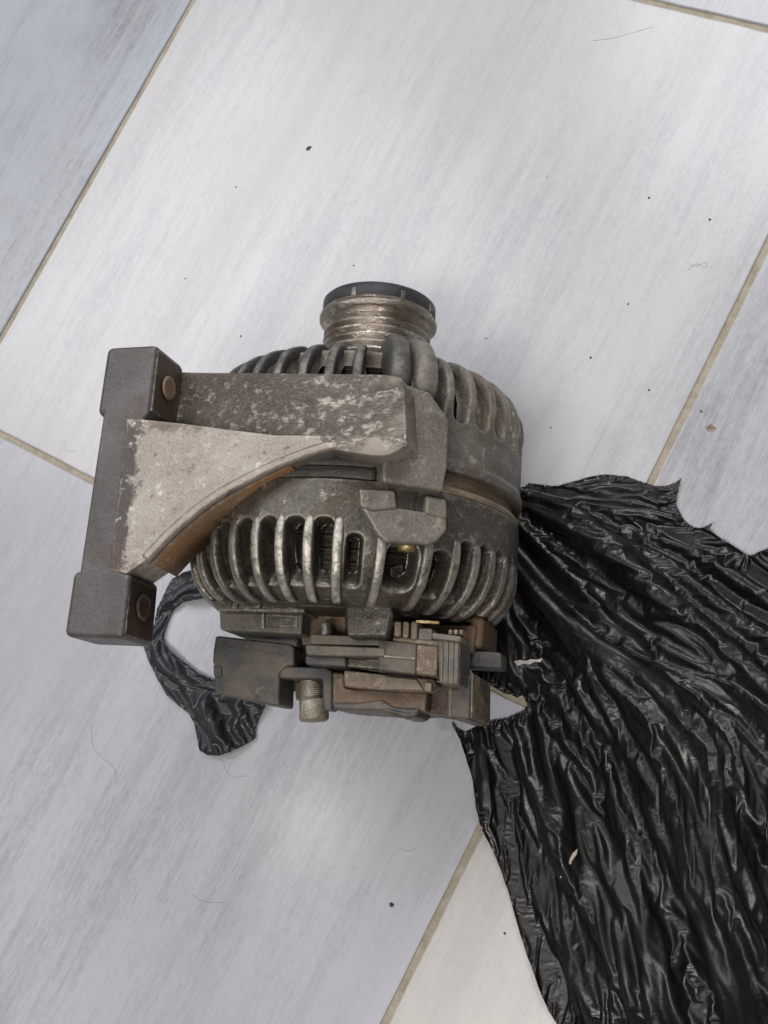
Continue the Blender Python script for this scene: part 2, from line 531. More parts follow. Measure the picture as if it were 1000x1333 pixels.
def shell(name, prof, slots, mat, parent, depth=0.009, nt=1080, ds=0.0004, wearfn=None):
    """lathe shell with rounded slots cut through; slots = (theta deg, half width m, a0, a1)"""
    P = np.array(prof)
    L = np.r_[0, np.cumsum(np.hypot(*np.diff(P, axis=0).T))]
    ns = int(L[-1] / ds)
    s = np.linspace(0, L[-1], ns)
    # smooth the profile
    A = np.interp(s, L, P[:, 0])
    R = np.interp(s, L, P[:, 1])
    ker = np.hanning(9)
    ker /= ker.sum()
    pad = lambda q: np.convolve(np.r_[[q[0]] * 4, q, [q[-1]] * 4], ker, 'valid')
    A, R = pad(A), pad(R)
    dA, dR = np.gradient(A), np.gradient(R)
    ln = np.hypot(dA, dR)
    NA, NR = -dR / ln, dA / ln
    if NR.mean() < 0:
        NA, NR = -NA, -NR
    T = np.linspace(0, 2 * np.pi, nt, endpoint=False)
    TT, SS = np.meshgrid(T, s, indexing='ij')
    AA = np.broadcast_to(A, TT.shape)
    RR = np.broadcast_to(R, TT.shape)
    d = np.full(TT.shape, 1.0)
    for (th, hw, a0, a1) in slots:
        o = np.argsort(A)
        s0, s1 = np.interp([a0, a1], A[o], s[o])
        s0, s1 = min(s0, s1), max(s0, s1)
        dt = (TT - math.radians(th) + np.pi) % (2 * np.pi) - np.pi
        x = dt * np.maximum(RR, 0.05)
        y = SS - (s0 + s1) / 2
        rad = hw * 0.85
        qx, qy = np.abs(x) - hw + rad, np.abs(y) - (s1 - s0) / 2 + rad
        sd = np.hypot(np.maximum(qx, 0), np.maximum(qy, 0)) + np.minimum(np.maximum(qx, qy), 0) - rad
        d = np.minimum(d, sd)
    u = np.clip((0.0005 - d) / 0.0012, 0, 1)
    inset = depth * (u * u * (3 - 2 * u)) ** 1.3
    # casting unevenness
    un = 0.00022 * fbm(TT * 9, SS * 130, 5, 4)
    rr = RR - inset * NR + un
    aa = AA - inset * NA
    V = np.stack([rr * np.cos(TT), aa, ZC + rr * np.sin(TT)], -1).reshape(-1, 3)
    ii, jj = np.meshgrid(np.arange(nt), np.arange(ns - 1), indexing='ij')
    i2 = (ii + 1) % nt
    F4 = np.stack([ii * ns + jj, i2 * ns + jj, i2 * ns + jj + 1, ii * ns + jj + 1], -1).reshape(-1, 4)
    dd = d.reshape(-1)
    keep = dd[F4].max(1) > -0.0008
    F4 = F4[keep]
    o = mesh(name, V, F4, mat, parent)
    at_ = o.data.attributes.new('wear', 'FLOAT', 'POINT')
    lip = np.clip(1 - np.abs(d - 0.0006) / 0.0006, 0, 1) * 0.35
    at_.data.foreach_set('value', lip.reshape(-1).astype(np.float32))
    return o, (A, R, NA, NR, s)


def rib(name, prf, th, a0, a1, width, rise, mat, parent, wear=0.8, sink=0.0015, n=34, rise0=0.25, flatten=0.75):
    A, R, NA, NR, s = prf
    o = np.argsort(A)
    s0, s1 = np.interp([a0, a1], A[o], s[o])
    ss = np.linspace(s0, s1, n)
    t = math.radians(th)
    et = Vector((-math.sin(t), 0, math.cos(t)))
    er = Vector((math.cos(t), 0, math.sin(t)))
    v, f, wv = [], [], []
    k = 11
    for i, q in enumerate(ss):
        a, r, na, nr = (np.interp(q, s, X) for X in (A, R, NA, NR))
        u = i / (n - 1)
        env = min(1, u / 0.22) if u < 0.22 else min(1, (1 - u) / 0.12)
        env = math.sqrt(max(0, 1 - (1 - env) ** 2))
        h = rise * env * (rise0 + (1 - rise0) * min(1, u / 0.55))
        w = width * (0.55 + 0.45 * env) * (0.8 + 0.2 * r / 0.07)
        nn = er * nr + Vector((0, na, 0))
        base = er * r + Vector((0, a, ZC))
        for j in range(k):
            ph = math.pi * j / (k - 1)
            c, sn = math.cos(ph), math.sin(ph)
            x = w / 2 * math.copysign(abs(c) ** flatten, c)
            y = -sink + (h + sink) * sn ** 0.8
            v.append(base + et * x + nn * y)
            wv.append(wear * env * max(0, sn - 0.80) / 0.20)
    for i in range(n - 1):
        for j in range(k - 1):
            f.append([i * k + j, i * k + j + 1, (i + 1) * k + j + 1, (i + 1) * k + j])
    ob = mesh(name, v, f, mat, parent)
    at_ = ob.data.attributes.new('wear', 'FLOAT', 'POINT')
    at_.data.foreach_set('value', np.array(wv, np.float32))
    return ob


# rear housing
rprof = [(0.0035, 0.0660), (0.0035, 0.0705), (-0.010, 0.0705), (-0.0175, 0.0702), (-0.0235, 0.0692), (-0.028, 0.0676), (-0.0325, 0.0650), (-0.036, 0.0618),
         (-0.0388, 0.0578), (-0.0403, 0.0530), (-0.0408, 0.046), (-0.0408, 0.030)]
rib_th = [143, 133.5, 123.2, 113.0, 103.4, 94.5, 85.1, 75.8, 62.3, 47.0, 36.6, 27.5, 18.6, 8.8, -1.5, -11.5]
slots = []
for a, b in zip(rib_th[:-1], rib_th[1:]):
    mid, hw = (a + b) / 2, math.radians(a - b) * 0.07 / 2 - 0.0017
    a0, a1 = -0.0120, -0.0362
    if (a, b) == (75.8, 62.3):
        mid, hw, a0 = 70.6, 0.0030, -0.0175
    elif (a, b) == (62.3, 47.0):
        mid, hw, a0, a1 = 55.0, 0.0062, -0.0185, -0.0360
    elif a < 48:
        a0 = {47.0: -0.0195, 36.6: -0.0135}.get(a, -0.0125)
    slots.append((mid, hw, a0, a1))
for t in np.arange(-16.5, -210, -10.0):
    slots.append((t, 0.0033, -0.0125, -0.0360))
rear, rp = shell('rear_housing', rprof, slots, M['rear'], alt)
for t in rib_th:
    wr = {94.5: 1.0, 85.1: 1.0, 75.8: 1.0, 103.4: 0.75, 62.3: 0.8, 47.0: 0.5, 27.5: 0.6, 36.6: 0.55}.get(t, 0.35)  # wear plus highlight painted into the crests, strongest on the top ribs
    a0 = -0.0115 if t > 70 else -0.0135
    rib('rib', rp, t, a0, -0.0404, 0.0046, 0.0019, M['rear'], rear, wear=wr, flatten=0.42)

# front housing
fprof = [(0.0125, 0.0655), (0.0125, 0.0712), (0.0165, 0.0712), (0.0172, 0.0702), (0.034, 0.0702), (0.044, 0.0700), (0.050, 0.0682), (0.055, 0.0650), (0.059, 0.0605),
         (0.0618, 0.055), (0.063, 0.048), (0.063, 0.028)]
fr_th = [140, 130.5, 121, 111.5, 102, 92.5, 83.5, 74.5, 60.5, 51.5, 43.0, 33.6, 23.6, 13.5, 3.5, -6.5]
fslots = []
for a, b in zip(fr_th[:-1], fr_th[1:]):
    if (a, b) == (60.5, 51.5):
        continue
    fslots.append(((a + b) / 2, math.radians(a - b) * 0.07 / 2 - 0.0023, 0.0335, 0.0600))
for t in np.arange(-11.5, -212, -10.0):
    fslots.append((t, 0.0033, 0.0335, 0.0600))
front, fp = shell('front_housing', fprof, fslots, M['front'], alt, depth=0.006)
for t in fr_th:
    if t in (60.5, 51.5):
        continue
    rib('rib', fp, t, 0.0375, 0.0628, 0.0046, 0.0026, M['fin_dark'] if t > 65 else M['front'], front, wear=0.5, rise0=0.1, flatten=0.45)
# the two thick ears over the through bolt
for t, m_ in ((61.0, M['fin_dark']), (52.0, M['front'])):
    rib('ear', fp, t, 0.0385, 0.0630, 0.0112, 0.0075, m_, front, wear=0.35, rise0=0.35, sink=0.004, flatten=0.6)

# stator between the housings: stacked laminations
lam = []
a = 0.0030
while a < 0.0130:
    lam += [(a, 0.0668), (a + 0.0007, 0.0672), (a + 0.0009, 0.0668)]
    a += 0.0010
lathe('stator', lam, M['stator'], alt, 160, caps=False)
# step ring on the dark left side
# windings inside
prof = [(-0.040, 0.02), (-0.040, 0.05)]
for i in range(38):
    a = -0.0395 + i * 0.0026
    prof += [(a, 0.0525 + 0.0010 * (i % 2)), (a + 0.0010, 0.0545), (a + 0.0022, 0.0525)]
prof += [(0.0597, 0.05), (0.0597, 0.02)]
lathe('winding', prof, M['coil'], alt, 120, caps=False)
# end shields closing both ends
lathe('front_bearing_plate', [(0.062, 0.030), (0.0655, 0.0285), (0.0665, 0.020), (0.0665, 0.004)], M['fin_dark'], alt, 64)
lathe('rear_bearing_plate', [(-0.0400, 0.044), (-0.0415, 0.043), (-0.042, 0.012)], M['coil'], alt, 64)

# pulley
XP = 0.0018
pp = [(0.0665, 0.0195), (0.0672, 0.0238)]
a = 0.0690
for i in range(7):
    pp += [(a, 0.02425), (a + 0.0009, 0.0244), (a + 0.0018, 0.0220), (a + 0.0022, 0.0220), (a + 0.0031, 0.0243)]
    a += 0.0035
pp += [(0.0942, 0.0244), (0.0956, 0.0258), (0.0964, 0.0268), (0.0982, 0.0270), (0.0988, 0.0262), (0.1000, 0.0258), (0.1008, 0.0256), (0.1008, 0.012)]
pul = lathe('pulley', pp, M['pulley'], alt, 128, xc=XP)
cp = [(0.1000, 0.012), (0.1000, 0.0254), (0.1012, 0.0260), (0.1058, 0.0259), (0.1068, 0.0250), (0.1070, 0.020), (0.1050, 0.018), (0.1050, 0.002)]
cap = lathe('pulley_cap', cp, M['cap'], pul, 96, xc=XP)
for th in (98, 48, 150, 10, 200, 260, 320):
    t = math.radians(th)
    c = Vector((XP + 0.0257 * math.cos(t), 0.1020, ZC + 0.0257 * math.sin(t)))
    et, er = Vector((-math.sin(t), 0, math.cos(t))), Vector((math.cos(t), 0, math.sin(t)))
    tp = [c + et * x + Vector((0, y, 0)) + er * 0.0004 for x, y in ((-0.0012, -0.0018), (0.0012, -0.0018), (0.0010, 0.0022), (-0.0010, 0.0022))]
    prism('clip', tp, 0.0012, M['bolt'], cap, 0.0003, 1, -er)
lathe('shaft', [(0.060, 0.0085), (0.1005, 0.0085)], M['bolt'], alt, 32, xc=XP)

# ---- mounting bracket: flange bar, pads, web, arm
brk = bpy.data.objects.new('mounting_bracket', None)


def P3(*q):
    return [Vector((x / 1000, y / 1000, z / 1000)) for x, y, z in q]


def arc(pts, n=40):
    """smooth Catmull-Rom through 2-D/3-D points"""
    pts = [np.array(p, float) for p in pts]
    pts = [2 * pts[0] - pts[1]] + pts + [2 * pts[-1] - pts[-2]]
    out = []
    m_ = len(pts) - 3
    for i in range(n + 1):
        u = i / n * m_
        k = min(int(u), m_ - 1)
        t = u - k
        p0, p1, p2, p3 = pts[k:k + 4]
        out.append(0.5 * ((2 * p1) + (p2 - p0) * t + (2 * p0 - 5 * p1 + 4 * p2 - p3) * t * t + (3 * p1 - p0 - 3 * p2 + p3) * t ** 3))
    return out


ZW = 148.35
curve_px = [(497, 583), (458, 579), (430, 582), (399, 591), (354, 609), (310, 631), (273, 653), (241, 678), (215, 702), (190, 729)]
curve = arc([tuple(at(x, y, ZW / 1000) * 1000) for x, y in curve_px], 60)
top_line = [at(x, y, ZW / 1000) * 1000 for x, y in ((183, 545), (240, 551), (300, 559), (360, 566), (430, 566), (500, 562))]
poly = [tuple(p) for p in curve] + [(-64, -36.5, ZW), (-71.5, -35.3, ZW), (-73.5, 26.5, ZW)] + [tuple(p) for p in top_line]
web = prism('bracket_web', P3(*poly), 0.021, M['web'], alt, 0.0006, 2)
tube('edge_bead', P3(*[(p[0] - 0.6, p[1] + 0.6, ZW - 1.0) for p in curve[2:]]), [0.0022 * min(1, 0.25 + i_ / 16) for i_ in range(len(curve) - 2)], M['web'], web, 8)
# inner side of the arm, stained by rust
sl = [Vector((p[0] / 1000 + 0.0004, p[1] / 1000 - 0.0006, 0.1435)) for p in curve[24:]]
sb = [Vector((v.x + 0.001, v.y - 0.0012, 0.1255)) for v in sl]
k = len(sl)
vv = sl + sb + [v + Vector((-0.002, 0.002, 0)) for v in sl] + [v + Vector((-0.003, 0.003, 0)) for v in sb]
ff = []
for i in range(k - 1):
    ff += [[i, i + 1, k + i + 1, k + i], [2 * k + i, 2 * k + i + 1, 3 * k + i + 1, 3 * k + i], [i, i + 1, 2 * k + i + 1, 2 * k + i],
           [k + i, k + i + 1, 3 * k + i + 1, 3 * k + i]]
mesh('inner_wall', vv, ff, M['wall'], web)
# flange bar (thinner in the middle)
fl = prism('flange', P3((-85.0, 57.9, 148.1), (-64.6, 57.9, 148.1), (-64.2, 29, 148.1), (-66.5, 26.5, 148.1), (-66.5, -35.5, 148.1), (-62.4, -36.5, 148.1), (-61.9, -61.0, 148.1), (-85.0, -61.0, 148.1)), 0.023, M['flange'], alt, 0.002, 3)
for y0, y1, xr0, xr1 in ((28.5, 58.2, -63.6, -64.3), (-61.3, -35.5, -61.6, -62.6)):
    pad = prism('pad', P3((-88, y0, 148.0), (xr0, y0, 148.0), (xr1, y1, 148.0), (-88, y1, 148.0)), 0.0235, M['flange'], alt, 0.0026, 3)
    fm = prism('pad_face', P3((xr0 + 0.2, y0 + 1.5, 146.8), (xr0 + 0.2, y0 + 1.5, 126), (xr1 + 0.2, y1 - 2.0, 126), (xr1 + 0.2, y1 - 2.0, 146.8)), 0.0012, M['pad'], pad, 0.0004, 1,
               direction=(-1, 0, 0))
    # bolt hole: sleeve with a hollow
    cy, cz = (y0 + y1) / 2 + (0.0 if y0 > 0 else 1.0), 137.0
    n = 28
    v, f = [], []
    rings = [(xr0 + 0.6, 4.9), (xr0 + 1.3, 4.6), (xr0 + 1.35, 3.9), (xr0 + 1.15, 3.2), (xr0 + 1.2, 0.3)]
    if y0 < 0:
        rings = [(xr0 + 0.6, 5.2), (xr0 + 1.4, 4.6), (xr0 + 1.2, 3.9), (xr0 + 0.9, 3.5), (xr0 + 0.9, 0.3)]
    for x, r in rings:
        for i in range(n):
            t = 2 * math.pi * i / n
            v.append((x / 1000, (cy + r * math.cos(t)) / 1000, (cz + r * 1.05 * math.sin(t)) / 1000))
    for q in range(len(rings) - 1):
        for i in range(n):
            j = (i + 1) % n
            f.append([q * n + i, q * n + j, (q + 1) * n + j, (q + 1) * n + i])
    f.append([(len(rings) - 1) * n + i for i in range(n)])
    mesh('bolt_hole', v, f, M['hole'] if y0 > 0 else M['pad'], pad)
# arm: upper shelf rising from the pad to the top of the drum, where it merges with the web
ta = [(228, 482, 0.1262), (250, 483, 0.1275), (300, 483.5, 0.136), (370, 484, 0.1435), (440, 485, 0.1476), (512, 487, 0.1486)]
tr = [(527, 500, 0.1484), (531, 520, 0.1484), (530, 574, 0.1490), (499, 590, 0.1492)]
tb = [(455, 588, 0.1494), (425, 582, 0.1492), (400, 574, 0.1474), (360, 572, 0.1445), (300, 566, 0.1375), (240, 556, 0.1285), (212, 552, 0.1262)]
top = [at(*q) for q in ta + tr + tb]
# a strip mesh: front edge row, mid row, rear edge row
front_row = [at(*q) for q in ta] + [at(*tr[0])]
rear_row = [at(*q) for q in reversed(tb)]
rear_row = rear_row[:2] + [rear_row[2]] + rear_row[3:] 
N = 40
def samp(row, n=N):
    row = [tuple(p) for p in row]
    return [Vector(p) for p in arc(row, n)]
fr_, re_ = samp(front_row), samp([at(*q) for q in reversed(tb)] + [at(499, 592, 0.1493), at(530, 578, 0.1490)])
v, f = [], []
K = 12
for i in range(N + 1):
    for j in range(K + 1):
        u = j / K
        p = fr_[i].lerp(re_[i], u)
        # a shallow trough along the middle, lips at both edges
        p.z -= 0.0016 * math.sin(math.pi * u) * max(0, 1 - i / (N * 0.85))
        ed_ = min(u, 1 - u)
        p.z -= 0.0012 * max(0, 1 - ed_ / 0.05) ** 2
        v.append(p)
for i in range(N):
    for j in range(K):
        a_ = i * (K + 1) + j
        f.append([a_, a_ + 1, a_ + K + 2, a_ + K + 1])
base = len(v)
edge = [i * (K + 1) for i in range(N + 1)] + [N * (K + 1) + j for j in range(1, K + 1)] + [i * (K + 1) + K for i in range(N - 1, -1, -1)] + [j for j in range(K - 1, 0, -1)]
for e in edge:
    p = v[e]
    v.append(Vector((p.x, p.y, p.z - 0.016)))
for q in range(len(edge)):
    r_ = (q + 1) % len(edge)
    f.append([edge[q], edge[r_], base + r_, base + q])
f.append([base + q for q in range(len(edge))])
mesh('bracket_arm', v, f, M['arm'], alt, True, 0.0007, 2)

# bosses along the through bolt (tangent planes on the drum)
def bossframe(th, r):
    t = math.radians(th)
    er = Vector((math.cos(t), 0, math.sin(t)))
    return Vector((0, 0, ZC)) + er * r, er


o_, er = bossframe(57, 0.0765)
def bp(pts, o=o_, e=er):
    return [onplane(x, y, o, e) for x, y in pts]
prism('boss', bp([(498, 575), (520, 520), (530, 500), (560, 510), (585, 546), (583, 604), (577, 640), (499, 627)]), 0.014, M['boss'], front, 0.0012, 3, -er)
M['bright'] = G('bare_scratched_aluminium').set(color=(0.62, 0.58, 0.52), metal=0.6, rough=0.35)
for pts in ([(490, 541), (498, 551), (508, 563), (517, 576)], [(470, 512), (474, 517), (480, 520)], [(505, 588), (540, 592), (572, 598)], [(434, 575), (455, 573), (474, 576), (490, 582)]):
    zz = 0.1487 if pts[0][0] < 500 else None
    if zz:
        q = [at(x, y, zz) for x, y in pts]
    else:
        q = [onplane(x, y, o_ + er * 0.00005, er) for x, y in pts]
    tube('scratch', q, [0.0001] + [0.00028] * (len(q) - 2) + [0.0001], M['bright'], front, 6, 0.6)
o_, er = bossframe(56, 0.0732)
o_ = o_ - er * 0.0008
R_ = [(470, 657), (484, 663), (516, 660), (555, 666), (582, 673), (583, 690), (569, 705), (558, 709), (503, 706), (493, 697)]
rb = prism('boss', bp(R_, o_, er), 0.010, M['boss'], rear, 0.0013, 3, -er)
prism('bolt_lug', bp([(468, 636), (515, 638), (518, 662), (486, 665), (470, 659)], o_ + er * 0.0008, er), 0.010, M['boss'], rb, 0.0012, 3, -er)
prism('bolt_lug', bp([(555, 644), (582, 650), (583, 676), (554, 669)], o_ + er * 0.0008, er), 0.010, M['boss'], rb, 0.0012, 3, -er)
# through bolt
b0, b1 = onplane(536, 615, o_ - er * 0.006, er), onplane(534, 672, o_ - er * 0.006, er)
tube('through_bolt', [b0 + (b1 - b0) * (i / 8) for i in range(9)], 0.0042, M['fin_dark'], alt, 16)
# its head in the window of the rear housing
o3, e3 = bossframe(55, 0.0655)
h0, h1 = onplane(531, 704, o3, e3), onplane(530, 719, o3, e3)
tube('bolt_head', [h0, h1], 0.0042, M['brassy'], alt, 6)
prism('brush_spring_box', [onplane(x, y, *bossframe(54, 0.056)) for x, y in [(508, 738), (525, 734), (527, 762), (510, 766)]], 0.004, M['coil'], alt, 0.0006, 2, -e3)
# dark step band left of the bolt, between arm and rear housing
def cylband(name, a0, a1, r, th0, th1, mat, parent, thick=0.004, n=60):
    v, f = [], []
    for i in range(n + 1):
        t = math.radians(th0 + (th1 - th0) * i / n)
        for (a, q) in ((a0, r - thick), (a0, r - 0.0004), (a0 + 0.0004, r), (a1 - 0.0004, r), (a1, r - 0.0004), (a1, r - thick)):
            v.append((q * math.cos(t), a, ZC + q * math.sin(t)))
    k = 6
    for i in range(n):
        for j in range(k):
            q = (j + 1) % k
            f.append([i * k + j, i * k + q, (i + 1) * k + q, (i + 1) * k + j])
    f.append(list(range(k)))
    f.append(list(range(n * k, n * k + k)))
    return mesh(name, v, f, mat, parent)


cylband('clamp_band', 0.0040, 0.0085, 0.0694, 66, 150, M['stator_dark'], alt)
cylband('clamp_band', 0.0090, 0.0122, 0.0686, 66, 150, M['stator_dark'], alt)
# tan rim inside on the right
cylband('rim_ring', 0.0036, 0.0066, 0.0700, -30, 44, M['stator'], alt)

# ---- rear end: rectifier, regulator, plugs
A_ = alt


def side(name, top, depth, off, mat, parent):
    """a thin panel standing on a block's side: top edge = two 3-D points, hanging down by depth"""
    a, b = top
    d = Vector((0, 0, -depth))
    nn = (b - a).cross(d).normalized()
    if nn.x < 0:
        nn = -nn
    return prism(name, [a + nn * off, b + nn * off, b + d + nn * off, a + d + nn * off], 0.001, mat, parent, 0.0003, 1, -nn)


pbox('rectifier_foot', [(272, 780), (398, 785), (396, 798), (284, 796)], 0.110, 0.03, M['rear'], A_, 0.001)
ft = pbox('rectifier_block', [(285, 794), (394, 796), (392, 826), (286, 820)], 0.104, 0.03, M['plastic_light'], A_, 0.001)
pbox('step', [(304, 818), (390, 818), (388, 831), (306, 826)], 0.0945, 0.03, M['rear'], ft, 0.001)
pbox('ridge', [(340, 798), (344, 798), (344, 818), (340, 818)], 0.1052, 0.002, M['nut'], ft, 0.0004)
pbox('heat_sink', [(346, 799), (388, 801), (387, 817), (346, 816)], 0.1046, 0.002, M['rear'], ft, 0.0004)
# regulator cover on the left
cv = pbox('connector_cover', [(280, 827), (377, 838), (383, 843), (383, 866), (372, 868), (364, 876), (363, 919), (352, 918), (318, 911), (281, 903), (277, 896), (279, 868), (276, 862), (277, 846)],
          0.097, 0.017, M['plastic'], A_, 0.0020)
side('cover_side', (at(363.5, 878, 0.0955), at(363, 917, 0.0955)), 0.0145, 0.0004, M['rust_warm'], cv)
pbox('cover_arm', [(366, 867), (424, 869), (432, 873), (432, 925), (421, 925), (419, 884), (362, 883)], 0.0962, 0.008, M['plastic'], cv, 0.001)
pbox('mould_mark', [(333, 897), (343, 893), (344, 895), (336, 900), (337, 905), (335, 905)], 0.0973, 0.0006, M['plastic_light'], cv, 0.0002)
# terminal bolt and nut
tb0, tb1 = at(405, 884, 0.086), at(407, 916, 0.086)
pts, rads = [], []
for i in range(37):
    pts.append(tb0 + (tb1 - tb0) * (i / 36))
    rads.append(0.0046 + (0.0006 if i % 3 == 1 else 0) - (0.0003 if i % 3 == 2 else 0))
tube('terminal_bolt', pts, rads, M['nut'], A_, 18)
nu = [at(409, 910, 0.088), at(409, 913, 0.088), at(409, 936, 0.088), at(409, 939, 0.088)]
tube('nut', nu, [0.0056, 0.0064, 0.0064, 0.0056], M['nut'], A_, 6)
pbox('bracket_tab', [(384, 884), (398, 884), (398, 914), (384, 911)], 0.083, 0.012, M['rusty'], A_)
# walls behind
pbox('rear_wall', [(392, 798), (450, 798), (450, 840), (392, 840)], 0.094, 0.03, M['rusty'], A_, 0.001)
pbox('rear_wall', [(505, 812), (620, 814), (616, 850), (505, 850)], 0.088, 0.03, M['rusty'], A_, 0.001)
pbox('casting_post', [(446, 782), (509, 785), (511, 800), (504, 830), (450, 830)], 0.112, 0.03, M['rear'], A_, 0.002)
st0, st1 = at(425, 834, 0.1), at(425, 812, 0.1)
pts = [st0 + (st1 - st0) * (i / 20) for i in range(21)]
tube('stud', pts, [0.0026 + 0.0004 * (i % 2) for i in range(21)], M['bolt'], A_, 14)
# stacked conductor plates
pbox('conductor_plate', [(404, 825), (500, 829), (498, 841), (403, 840)], 0.104, 0.012, M['plastic_light'], A_, 0.0009)
pbox('conductor_plate', [(397, 839), (502, 843), (500, 855), (398, 853)], 0.107, 0.012, M['plastic_light'], A_, 0.0009)
pbox('conductor_plate', [(397, 853), (450, 855), (450, 868), (397, 865)], 0.104, 0.012, M['plastic'], A_, 0.0009)
pbox('conductor_plate', [(428, 856), (500, 857), (500, 873), (428, 866)], 0.101, 0.012, M['rear'], A_, 0.0009)
rg = pbox('regulator_body', [(492, 832), (543, 837), (541, 878), (492, 873)], 0.106, 0.02, M['plastic'], A_, 0.0009)
pbox('tan_panel', [(542, 838), (571, 840), (569, 880), (541, 878)], 0.1055, 0.02, M['plastic_tan'], rg, 0.0009)
bb = pbox('brush_block', [(569, 826), (599, 830), (597, 892), (571, 890)], 0.109, 0.019, M['plastic_light'], A_, 0.0012)
for x in (574, 581, 588, 594):
    pbox('moulded_ridge', [(x, 836), (x + 2.6, 836), (x + 2.0, 888), (x - 0.4, 888)], 0.1098, 0.002, M['plastic_light'], bb, 0.0004)
side('brush_side', (at(598.5, 833, 0.108), at(597, 890, 0.108)), 0.017, 0.0004, M['plastic'], bb)
pbox('brush_block_lip', [(562, 823), (600, 828), (600, 836), (562, 832)], 0.1105, 0.010, M['plastic_light'], bb, 0.0008)
# terminal comb
for i, (x0, x1, yb) in enumerate([(512, 522.5, 829), (523.5, 532.5, 831), (534, 543.5, 833)]):
    pbox('terminal_post', [(x0 + 0.8, 808), (x1, 809), (x1 - 1, yb), (x0, yb)], 0.108, 0.008, M['plastic_tan'], A_, 0.0008)
pbox('white_insulator', [(545, 817), (563, 818), (562, 834), (544, 833)], 0.107, 0.008, M['plastic_light'], A_, 0.0008)
pbox('comb_base', [(511, 829), (572, 834), (571, 841), (511, 834)], 0.1065, 0.01, M['plastic_tan'], A_, 0.0007)
pbox('copper_strip', [(541, 806.5), (572, 808.5), (571, 812.5), (541, 811)], 0.109, 0.002, M['brassy'], A_, 0.0004)
for x in (584, 591, 598):
    pbox('terminal_post', [(x, 819), (x + 5, 820), (x + 4.4, 827), (x - 0.6, 826)], 0.106, 0.006, M['plastic_tan'], A_, 0.0005)
pbox('housing_leg', [(612, 800), (630, 803), (627, 845), (608, 843)], 0.086, 0.03, M['rusty'], A_, 0.002)
# pale slotted plate
pl = pbox('slip_cover', [(447, 872), (500, 878), (565, 884), (566, 893), (552, 901), (495, 899), (448, 894)], 0.100, 0.01, M['plastic_tan'], A_, 0.0009)
pbox('cover_inlay', [(500, 880), (542, 884), (552, 899), (494, 898)], 0.1012, 0.003, M['plastic_light'], pl, 0.0006)
pbox('gap_seal', [(436, 861), (570, 876), (570, 880), (500, 876), (436, 866)], 0.0985, 0.01, M['coil'], A_, 0.0004)  # dark strip filling the gap between the plates
pbox('small_clip', [(553, 888), (562, 889), (561, 901), (552, 900)], 0.103, 0.006, M['plastic_tan'], A_, 0.0006)
pbox('brush_holder', [(432, 874), (448, 876), (448, 896), (556, 901), (554, 926), (518, 928), (432, 922)], 0.096, 0.03, M['rusty'], A_, 0.0012)
pbox('holder_edge', [(432, 914), (470, 914), (496, 910), (512, 920), (548, 922), (540, 935), (525, 935), (497, 926), (432, 924)], 0.0975, 0.02, M['plastic'], A_, 0.002)
pbox('holder_end', [(553, 886), (590, 890), (586, 931), (553, 927)], 0.088, 0.03, M['pad'], A_, 0.001)
# plug at lower right
pg = pbox('plug', [(585, 896), (600, 893), (613, 873), (612, 937), (586, 935), (583, 925)], 0.094, 0.036, M['plastic'], A_, 0.0014)
side('plug_side', (at(613, 876, 0.0925), at(612, 935, 0.0925)), 0.034, 0.0008, M['plastic_tan'], pg)
pbox('plug_heel', [(583, 896), (589, 893), (588, 936), (583, 931)], 0.0945, 0.02, M['plastic_light'], pg, 0.001)
pbox('connector_pin', [(604, 846), (652, 849), (653, 870), (604, 868)], 0.084, 0.012, M['plastic'], A_, 0.001)
# moulded ribs and tabs that break up the flat covers
pbox('seam_rib', [(292, 842), (372, 850), (372, 853), (292, 845)], 0.0974, 0.001, M['plastic'], cv, 0.0003)
pbox('cover_tab', [(277, 866), (288, 867), (288, 882), (278, 881)], 0.0978, 0.003, M['plastic'], cv, 0.0006)
pbox('contact_strip', [(500, 853), (540, 856), (540, 858.5), (500, 855.5)], 0.1066, 0.001, M['nut'], rg, 0.0002)
for x in (300, 330, 372):
    pbox('foot_lug', [(x, 782), (x + 10, 783), (x + 9, 793), (x, 792)], 0.1112, 0.002, M['rear'], A_, 0.0006)
# core so the rear end is not hollow underneath
lathe('rear_core', [(-0.041, 0.022), (-0.068, 0.020), (-0.070, 0.01)], M['coil'], A_, 40)

# ------------------------------------------------------------------ black bag
def film_mat(name, base, trans):
    g = G(name)
    v = g.coord()
    n1 = g.noise(v, 420, 4, 0.6, 0.5)
    n2 = g.noise(v, 60, 4, 0.6, 1.0)
    dust = g.ramp(g.noise(v, 34, 5, 0.65), [(0.5, 0.0), (0.75, 0.5)])
    c = g.mix(dust, base, tuple(b * 1.9 + 0.004 for b in base))
    nb = g.bump(n2, 0.15, 0.003)
    nb = g.bump(n1, 0.10, 0.0008, nb)
    g.b.inputs['IOR'].default_value = 1.5
    return g.set(color=c, rough=g.ramp(n2, [(0.3, 0.26), (0.7, 0.46)]), normal=nb, spec=0.5)


M['film'] = film_mat('black_bin_bag_film', (0.0062, 0.0056, 0.0052), 0)
M['film_thin'] = film_mat('stretched_dark_grey_film', (0.028, 0.029, 0.034), 0)


def px2(pts, z=0.003):
    return [tuple(at(x, y, z)[:2]) for x, y in pts]


